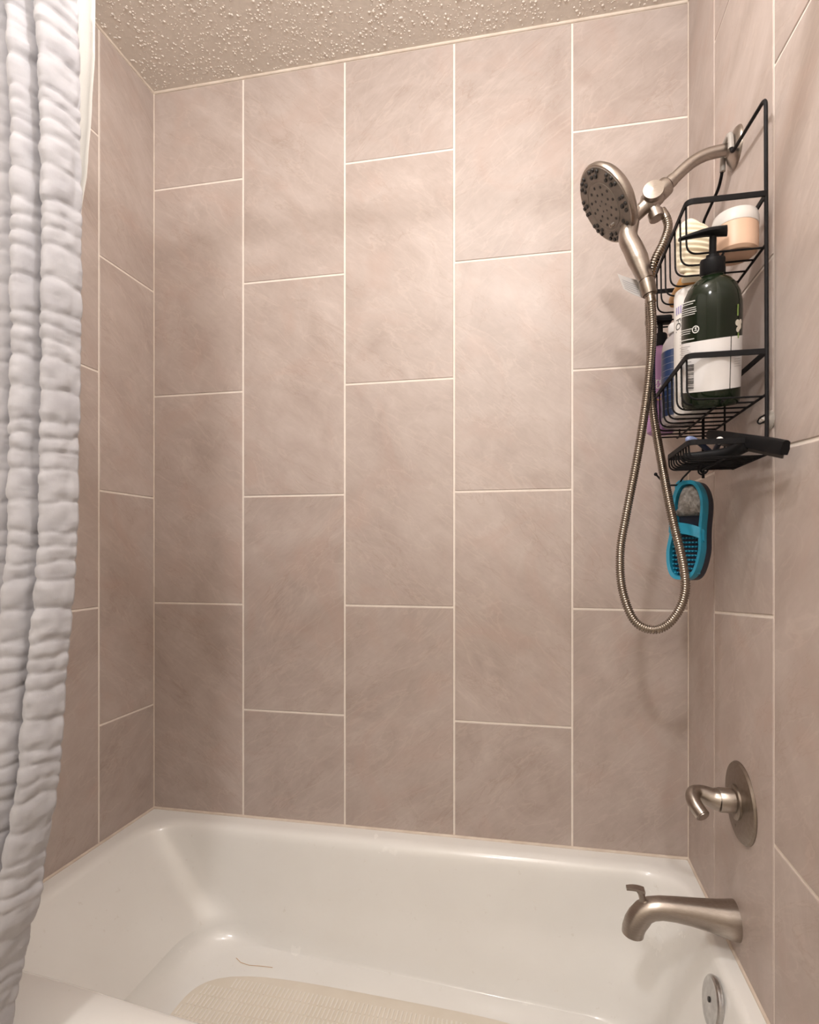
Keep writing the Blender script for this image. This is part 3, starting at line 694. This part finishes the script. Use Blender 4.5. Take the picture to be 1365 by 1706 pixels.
# --- clear bottle with blue label
b = bottle_root('blue_bottle', 'clear bottle with dark blue label and pale cap between white and purple bottles', 'bottle', 1.3985, -0.2800, ZM)
BR = 0.0295
bb_ = lathe(MB(), [(0.0, 0.002), (0.024, 0.0), (0.0285, 0.003), (BR, 0.008), (BR, 0.150), (0.0275, 0.163), (0.0215, 0.174), (0.0140, 0.180), (0.0125, 0.186), (0.0, 0.186)], (0, 0, 1), (0, 0, 0), 36).build('bottle_body', 'clear_bottle', b, None, 35)
lathe(MB(), [(0.0165, 0.184), (0.0175, 0.186), (0.0175, 0.200), (0.0160, 0.2025), (0.0, 0.203)], (0, 0, 1), (0, 0, 0), 28).build('cap', 'white_plastic', b, None, 35)
AB = math.radians(-128)
bl = wrap(MB(), [(-0.055, 0.055, 0.018, 0.146)], BR + 0.0003, AB, 0).build('blue_label', 'blue_label', b, None, 60)
bp = MB()
for j in range(9): wrap(bp, [(-0.022, 0.020, 0.132 - j * 0.0125, 0.1325 - j * 0.0125)], BR + 0.0006, AB, 0)
bp.build('small_print', 'ink_grey', bl, None, 0)['kind'] = 'stuff'
# --- purple bottle with black pump
p = bottle_root('purple_bottle', 'purple pump bottle with black pump at the far end of the caddy', 'bottle', 1.3795, -0.2190, ZM)
PR = 0.0265
pb = lathe(MB(), [(0.0, 0.002), (0.022, 0.0), (0.0260, 0.003), (PR, 0.008), (PR, 0.158), (0.0250, 0.168), (0.0195, 0.176), (0.0125, 0.181), (0.0115, 0.190), (0.0, 0.190)], (0, 0, 1), (0, 0, 0), 36).build('bottle_body', 'purple_plastic', p, None, 35)
lathe(MB(), [(0.0135, 0.182), (0.0140, 0.184), (0.0140, 0.206), (0.0125, 0.209), (0.0055, 0.210), (0.0050, 0.232)], (0, 0, 1), (0, 0, 0), 24).build('pump_collar', 'black_plastic', p, None, 35)
rbox('pump_head', (0.052, 0.022, 0.016), 0.005, 'black_plastic', p, (-0.004, -0.002, 0.238))
AP_ = math.radians(-122)
text_on_cyl('lettering', 'ES', 0.022, PR + 0.0006, AP_ + 0.001 / PR, 0.098, 'ink_white', pb, True)
text_on_cyl('lettering', 'O', 0.017, PR + 0.0006, AP_ + 0.001 / PR, 0.070, 'ink_yellow', pb, True)
bp = MB()
for k in range(3): wrap(bp, [(0.0105 + 0.003 * k, 0.0117 + 0.003 * k, 0.078, 0.112 - 0.006 * k)], PR + 0.0006, AP_, 0)
bp.build('small_print', 'ink_white', pb, None, 0)['kind'] = 'stuff'

# --- things in the top basket
ZU = 1.622 + 0.0018
j = bottle_root('cream_jar', 'peach cosmetic jar with white screw lid in the top basket', 'jar', 1.4440, -0.4520, ZU)
lathe(MB(), [(0.0, 0.002), (0.028, 0.0), (0.0328, 0.004), (0.0338, 0.010), (0.0338, 0.043), (0.031, 0.044), (0.0, 0.044)], (0, 0, 1), (0, 0, 0), 44).build('jar_body', 'peach_cream', j, None, 35)
lathe(MB(), [(0.0340, 0.0435), (0.0346, 0.045), (0.0346, 0.056), (0.0325, 0.0635), (0.024, 0.0675), (0.0, 0.0685)], (0, 0, 1), (0, 0, 0), 44).build('lid', 'white_plastic', j, None, 40)
# ridged cream scrubber: scalloped half-round pad with stacked ridges
sc_ = bottle_root('ridged_scrubber', 'cream ridged body scrubber standing in the top basket', 'scrubber', 1.4000, -0.388, ZU)
rws = []
nr_ = 60
for i in range(nr_ + 1):
    u = i / nr_; z = 0.012 + 0.094 * u
    ww = 0.0320 * max(0.0, 1 - abs((u - 0.45) / 0.56) ** 3.2) ** 0.45 + 0.001
    rid = 0.0035 * (0.5 + 0.5 * math.sin(u * 2 * PI * 10)); th_ = 0.0125 * math.sqrt(max(0.02, 1 - ((u - 0.5) / 0.54) ** 2)) + rid
    row = []
    for k in range(28):
        a_ = 2 * PI * k / 28; row.append((ww * math.cos(a_), th_ * math.sin(a_) * (1 if math.sin(a_) < 0 else 0.6), z + 0.006 * math.cos(a_) * -1))
    rws.append(row)
MB().grid(rws, True, True, True).xf(Matrix.Translation((0, 0, -0.004))).build('scrubber_pad', 'cream_nylon', sc_, None, 60)
rbox('scrubber_base', (0.040, 0.022, 0.010), 0.004, 'cream_nylon', sc_, (0, 0.002, 0.0052))
# amber soap bar
sb = rbox('soap_bar', (0.062, 0.088, 0.024), 0.010, 'amber', None, (1.4120, -0.318, ZU + 0.0121), seg=4)
tag(sb, 'amber soap bar lying on the top basket wires', 'soap')

# --- bottom tray: squeegee and razors
sq = thing('squeegee', 'black squeegee lying across the bottom tray, blade end sticking out', 'squeegee', (1.452, -0.475, 1.310))
A = Vector((1.430, -0.372, 1.3525)); Bq = Vector((1.468, -0.572, 1.287)); dxq = (Bq - A).normalized(); side = dxq.cross(Vector((0, 0, 1))).normalized(); upq = side.cross(dxq).normalized()
mb = MB(); L = (Bq - A).length; rws = []
for t in range(7):
    u = t / 6; c0 = A + dxq * L * u; hh = lerp(0.0082, 0.0112, u)
    if t in (0, 6): hh *= 0.92
    rws.append([c0 + side * s_ * k1 + upq * k2 * hh - sq.location for s_, k1, k2 in ((-1, .005, -1), (1, .005, -1), (1, .0065, -0.2), (1, .005, 0.8), (1, .0015, 1.0), (-1, .0015, 1.0), (-1, .005, 0.8), (-1, .0065, -0.2))])
mb.grid(rws, True, True, True).build('blade_holder', 'black_plastic', sq, None, 40)
mb = MB().box((0, -0.0012, -0.006), (L - 0.004, 0.0012, 0.0))
Mq = Matrix((dxq, side, upq)).transposed().to_4x4(); Mq.translation = A + dxq * 0.002 - upq * 0.0095 - sq.location
mb.xf(Mq).build('rubber_blade', 'black_rubber', sq, None, 0)
hq = [A + dxq * L * 0.56 - upq * 0.005 - side * 0.002, (1.440, -0.462, 1.305), (1.426, -0.448, 1.3030), (1.408, -0.436, 1.3030), (1.388, -0.424, 1.3035), (1.374, -0.416, 1.3045)]
tube(MB(), local(sq, catmull(hq, 5)), [lerp(0.0105, 0.0072, i / 25) for i in range(26)], 14).build('handle', 'black_plastic', sq, None, 50)
def razor(label, tipmat, p0, p1, p2):
    r_ = thing('razor', label, 'razor', p1)
    q = catmull([p0, Vector(p0).lerp(Vector(p1), .5) + Vector((0, 0, .002)), p1, Vector(p1).lerp(Vector(p2), .6), p2], 5)
    tube(MB(), local(r_, q[6:]), 0.0046, 10).build('handle', 'navy', r_, None, 60)
    tube(MB(), local(r_, q[:8]), [0.0035, 0.0052, 0.0058, 0.0060, 0.0060, 0.0058, 0.0054, 0.0050], 12).build('grip_end', tipmat, r_, None, 60)
    dd = (Vector(p2) - Vector(p1)).normalized(); Mh = Matrix.Translation(Vector(p2) - Vector(p1)) @ Vector(dd).to_track_quat('X', 'Z').to_matrix().to_4x4()
    rbox('razor_head', (0.011, 0.040, 0.008), 0.002, 'black_plastic', r_, None, Mh)
razor('razor with pale blue grip end on the bottom tray', 'razor_blue', (1.3800, -0.412, 1.3365), (1.4050, -0.400, 1.3310), (1.450, -0.370, 1.3035))
razor('razor with white grip end lying beside the squeegee on the bottom tray', 'white_plastic', (1.4190, -0.4600, 1.3235), (1.4240, -0.4350, 1.3215), (1.4280, -0.380, 1.3035))

# --- foot scrubber hanging under the tray
fs_ = thing('foot_scrubber', 'turquoise sandal-shaped foot scrubber with grey pumice hanging under the caddy', 'foot scrubber', (1.4130, -0.290, 1.084))
def sole_out(n=56, grow=0.0):
    """outline of a foot, x across, z up (heel on top)"""
    pts = []
    for i in range(n):
        a_ = 2 * PI * i / n; s_, c2 = math.sin(a_), math.cos(a_)
        z = 0.099 + (0.097 + grow) * s_
        hw = 0.0365 - 0.0045 * s_ - 0.004 * math.cos(s_ * PI * 1.3) * (s_ > -0.4) + grow
        x = hw * (abs(c2) ** 0.62) * (1 if c2 > 0 else -1) + 0.004 * math.sin((s_ + 0.3) * 2.0)
        pts.append((x, z))
    return pts
Mf = Matrix.Rotation(math.radians(-46), 4, 'Z') @ Matrix.Rotation(math.radians(-3), 4, 'X')
def fbuild(mb, name, m_, par=fs_, sm=40): return mb.xf(Mf).build(name, m_, par, None, sm)
so = sole_out(); si = sole_out(grow=-0.0070); cen = (0, 0.099)
mb = MB().grid([[(x, 0.004, z) for x, z in so], [(x, 0.022, z) for x, z in so], [(x * 0.94, 0.026, z) for x, z in so]], True, True, True); sole = fbuild(mb, 'sole', 'navy')
mb = MB().grid([[(x, 0.0045, z) for x, z in so], [(x, -0.013, z) for x, z in so], [(x * .985, -0.015, z) for x, z in so], [(x, -0.013, z) for x, z in si], [(x, 0.0045, z) for x, z in si]], True); fbuild(mb, 'side_wall', 'turquoise')
# pumice heel pad: lumpy
rws = []
for i in range(9):
    u = i / 8; k_ = math.cos(u * PI / 2) ** 0.5 if u < 1 else 0.02; row = []
    for x, z in sole_out(grow=-0.007):
        zz = max(z, 0.128); xx = x * k_; zz = 0.158 + (zz - 0.158) * k_
        nv = mnoise.noise(Vector((xx * 160, zz * 160, u * 5))) * 0.0022
        row.append((xx, 0.004 - 0.016 * math.sin(u * PI / 2) + nv, zz))
    rws.append(row)
fbuild(MB().grid(rws, True, False, True), 'pumice_pad', 'pumice', sm=180)
# strap arching over the toes
rws = []
for i in range(17):
    a_ = PI * i / 16; x = -0.0345 * math.cos(a_); y = -0.006 - 0.013 * math.sin(a_); zc = 0.106 - 0.020 * (i / 16) + 0.006 * math.sin(a_); hw_ = 0.0105
    nx, ny = -math.cos(a_), -math.sin(a_)
    rws.append([(x, y, zc - hw_), (x + nx * 0.0025, y + ny * 0.0025, zc - hw_), (x + nx * 0.0025, y + ny * 0.0025, zc + hw_), (x, y, zc + hw_)])
fbuild(MB().grid(rws, True, True, True), 'toe_strap', 'turquoise')
# rows of soft bristles across the toe half
for k in range(11):
    z = 0.016 + k * 0.0085; mb = MB(); hw = 0.027 - 0.010 * max(0, (0.03 - z) / 0.03)
    for i in range(9):
        x = lerp(-hw, hw, i / 8); lathe(mb, [(0.0024, 0.0), (0.0017, 0.010), (0.0, 0.0105)], (0, -1, 0), (x, 0.004, z), 7)
    fbuild(mb, 'bristle_row', 'turquoise', sole)
# hanging loop at the heel
lp = [(0.010 * math.cos(2 * PI * i / 20) - 0.018, 0.0, 0.188 + 0.010 * math.sin(2 * PI * i / 20)) for i in range(21)]
fbuild(tube(MB(), lp, 0.0032, 10, False), 'hanging_loop', 'turquoise', sm=60)

# ------------------------------------------------------------------ curtain rod, curtain and liner
RZ, RY = 2.135, -0.775
rod = thing('curtain_rod', 'straight brushed metal shower curtain rod across the tub front', 'curtain rod', (0, RY, RZ))
tube(MB(), [(0.004, 0, 0), (W - 0.004, 0, 0)], 0.0127, 20).build('rod', NK, rod, None, 60)
for x, d_ in ((0.0, 1), (W, -1)): lathe(MB(), [(0.033, 0.0), (0.033, 0.004), (0.020, 0.012), (0.0145, 0.030)], (d_, 0, 0), (x, 0, 0), 28).build('rod_flange', NK, rod, None, 35)
cur = thing('shower_curtain', 'white and grey puckered waffle shower curtain bunched at the left', 'shower curtain', (0.25, RY, 0.05))
def pl_(x, tab):
    for (a0, b0), (a1, b1) in zip(tab, tab[1:]):
        if x <= a1: t = (x - a0) / (a1 - a0); t = max(0, t); return b0 + (b1 - b0) * (t * t * (3 - 2 * t) * 0.5 + t * 0.5)
    return tab[-1][1]
EDGE = [(0.05, 0.354), (0.42, 0.388), (0.50, 0.403), (0.58, 0.420), (0.68, 0.447), (0.86, 0.476), (1.16, 0.496), (1.6, 0.503), (1.8, 0.500), (2.1, 0.482)]
AMPL = [(0.05, 0.026), (0.6, 0.027), (1.2, 0.027), (1.7, 0.028), (1.95, 0.034), (2.1, 0.038)]
NU, NV = 420, 640
FOLDS = 13.0
rows_lines = []
zz = 0.05
def fold(u, z):
    e = pl_(z, EDGE); a_ = pl_(z, AMPL)
    ph = -2 * PI * FOLDS * (1 - u) + 1.2 + 0.30 * math.sin(z * 2.1 + u * 9) + 0.14 * math.sin(z * 5.3 + u * 17 + 1)
    x = 0.035 + (e - 0.035) * u + 0.005 * math.cos(ph)
    pw = math.sin(ph); y = RY + 0.004 + a_ * (0.80 * pw + 0.20 * math.sin(ph * 0.5 + z * 1.3 + 0.7)) - 0.022 * max(0.0, (1.2 - z))
    return x, y
PER = 0.146; seams = []
k0 = -1
while k0 * PER < 2.3:
    for d_ in (0.0, 0.042, 0.084, 0.105, 0.126): seams.append(k0 * PER + d_)
    k0 += 1
seams = np.array(sorted(seams))
zs = np.linspace(0.05, 2.115, NV); us = np.linspace(0, 1, NU) ** 0.8
XY = np.array([[fold(u, z) for u in us] for z in zs])        # NV,NU,2
P3 = np.concatenate([XY, np.repeat(zs[:, None], NU, 1)[:, :, None]], 2)
dU = np.gradient(P3, axis=1); dV = np.gradient(P3, axis=0)
nrm = np.cross(dU, dV); nrm /= np.linalg.norm(nrm, axis=2, keepdims=True) + 1e-9
arc = np.concatenate([[0], np.cumsum(np.linalg.norm(np.diff(XY[int(NV * .6)], axis=0), axis=1))])   # cloth length from the wall side
hgt = np.zeros((NV, NU))
nzf = np.array([[mnoise.noise(Vector((a_ * 32, z * 24, 0.3))) for a_ in arc] for z in zs[::4]]); nzf = np.repeat(nzf, 4, 0)[:NV]
nz2 = np.array([[mnoise.noise(Vector((a_ * 75, z * 60, 5.3))) for a_ in arc] for z in zs[::2]]); nz2 = np.repeat(nz2, 2, 0)[:NV]
zw = zs[:, None] + 0.0075 * nzf + 0.0042 * nz2
idx_ = np.searchsorted(seams, zw); s0 = seams[np.clip(idx_ - 1, 0, len(seams) - 1)]; s1 = seams[np.clip(idx_, 0, len(seams) - 1)]
t_ = np.clip((zw - s0) / np.maximum(s1 - s0, 1e-4), 0, 1); hcell = np.where(s1 - s0 > 0.03, 1.0, 0.75)
CW = 0.034; tw = ((arc[None, :] + 0.004 * nzf) / CW) % 1.0
puff = hcell * (1 - np.abs(2 * t_ - 1) ** 3.0) ** 0.8 * (0.60 + 0.40 * (1 - np.abs(2 * tw - 1) ** 4))
hgt = 0.0036 * puff + 0.0026 * nz2
P3 = P3 + nrm * (hgt * 1.0)[:, :, None] * np.sign((nrm[:, :, 1:2] * 0 + 1))
loc = np.array(cur.location)
vs = (P3 - loc).reshape(-1, 3)
ii = (np.arange(NV - 1)[:, None] * NU + np.arange(NU - 1)[None]).reshape(-1)
fq = np.stack([ii, ii + 1, ii + NU + 1, ii + NU], 1)
cl = pydata('curtain_cloth', vs.tolist(), fq.tolist(), 'curtain_fabric', cur, None, 180)
so_ = cl.modifiers.new('thickness', 'SOLIDIFY'); so_.thickness = 0.0012; so_.offset = 0
for i in range(8):
    x = 0.05 + i * 0.06
    t_r = [(x, RY + 0.021 * math.cos(2 * PI * k / 20), RZ - 0.006 + 0.024 * math.sin(2 * PI * k / 20)) for k in range(21)]
    tube(MB(), local(cur, t_r), 0.0022, 8, False).build('curtain_ring', NK, cur, None, 60)
lin = thing('curtain_liner', 'plain white liner peeking out behind the bunched waffle curtain', 'curtain liner', (0.25, -0.70, 0.45))
LE = [(0.45, 0.33), (1.2, 0.38), (1.55, 0.425), (1.66, 0.450), (1.72, 0.461), (1.80, 0.472), (1.88, 0.4815), (1.96, 0.486), (2.12, 0.484)]
rws = []
for i in range(90):
    z = lerp(0.45, 2.115, i / 89); e = pl_(z, LE); row = []
    for k in range(80):
        u = k / 79; row.append(Vector((0.04 + (e - 0.04) * u, -0.705 + 0.010 * math.sin(u * 40 + 0.6 * math.sin(z * 3)) - 0.020 * max(0, (z - 1.7)) / 0.4, z)) - lin.location)
    rws.append(row)
lo_ = MB().grid(rws).build('liner_sheet', 'liner_fabric', lin, None, 180, fix=False)
so_ = lo_.modifiers.new('thickness', 'SOLIDIFY'); so_.thickness = 0.0008

# ------------------------------------------------------------------ lamps that light the room (above and behind the camera)
cl_ = thing('ceiling_lamp', 'small round ceiling lamp in front of the tub', 'lamp', (LAMP_CEIL[0], LAMP_CEIL[1], CEIL))
lathe(MB(), [(0.0, 0.0), (0.065, 0.0), (0.065, 0.018), (0.030, 0.030), (0.028, 0.070), (0.0, 0.070)], (0, 0, -1), (0, 0, 0), 32).build('lamp_base', 'white_plastic', cl_, None, 35)
vb = thing('vanity_lamp', 'three-bulb lamp bar hanging over the vanity behind the camera', 'lamp', (LAMP_VANITY[0], LAMP_VANITY[1], 2.30))
rbox('lamp_bar', (0.56, 0.05, 0.02), 0.006, 'brushed_nickel', vb, (0, 0, 0.02))
tube(MB(), [(0, 0, 0.03), (0, 0, CEIL - 2.30)], 0.01, 10).build('stem', 'brushed_nickel', vb, None, 60)
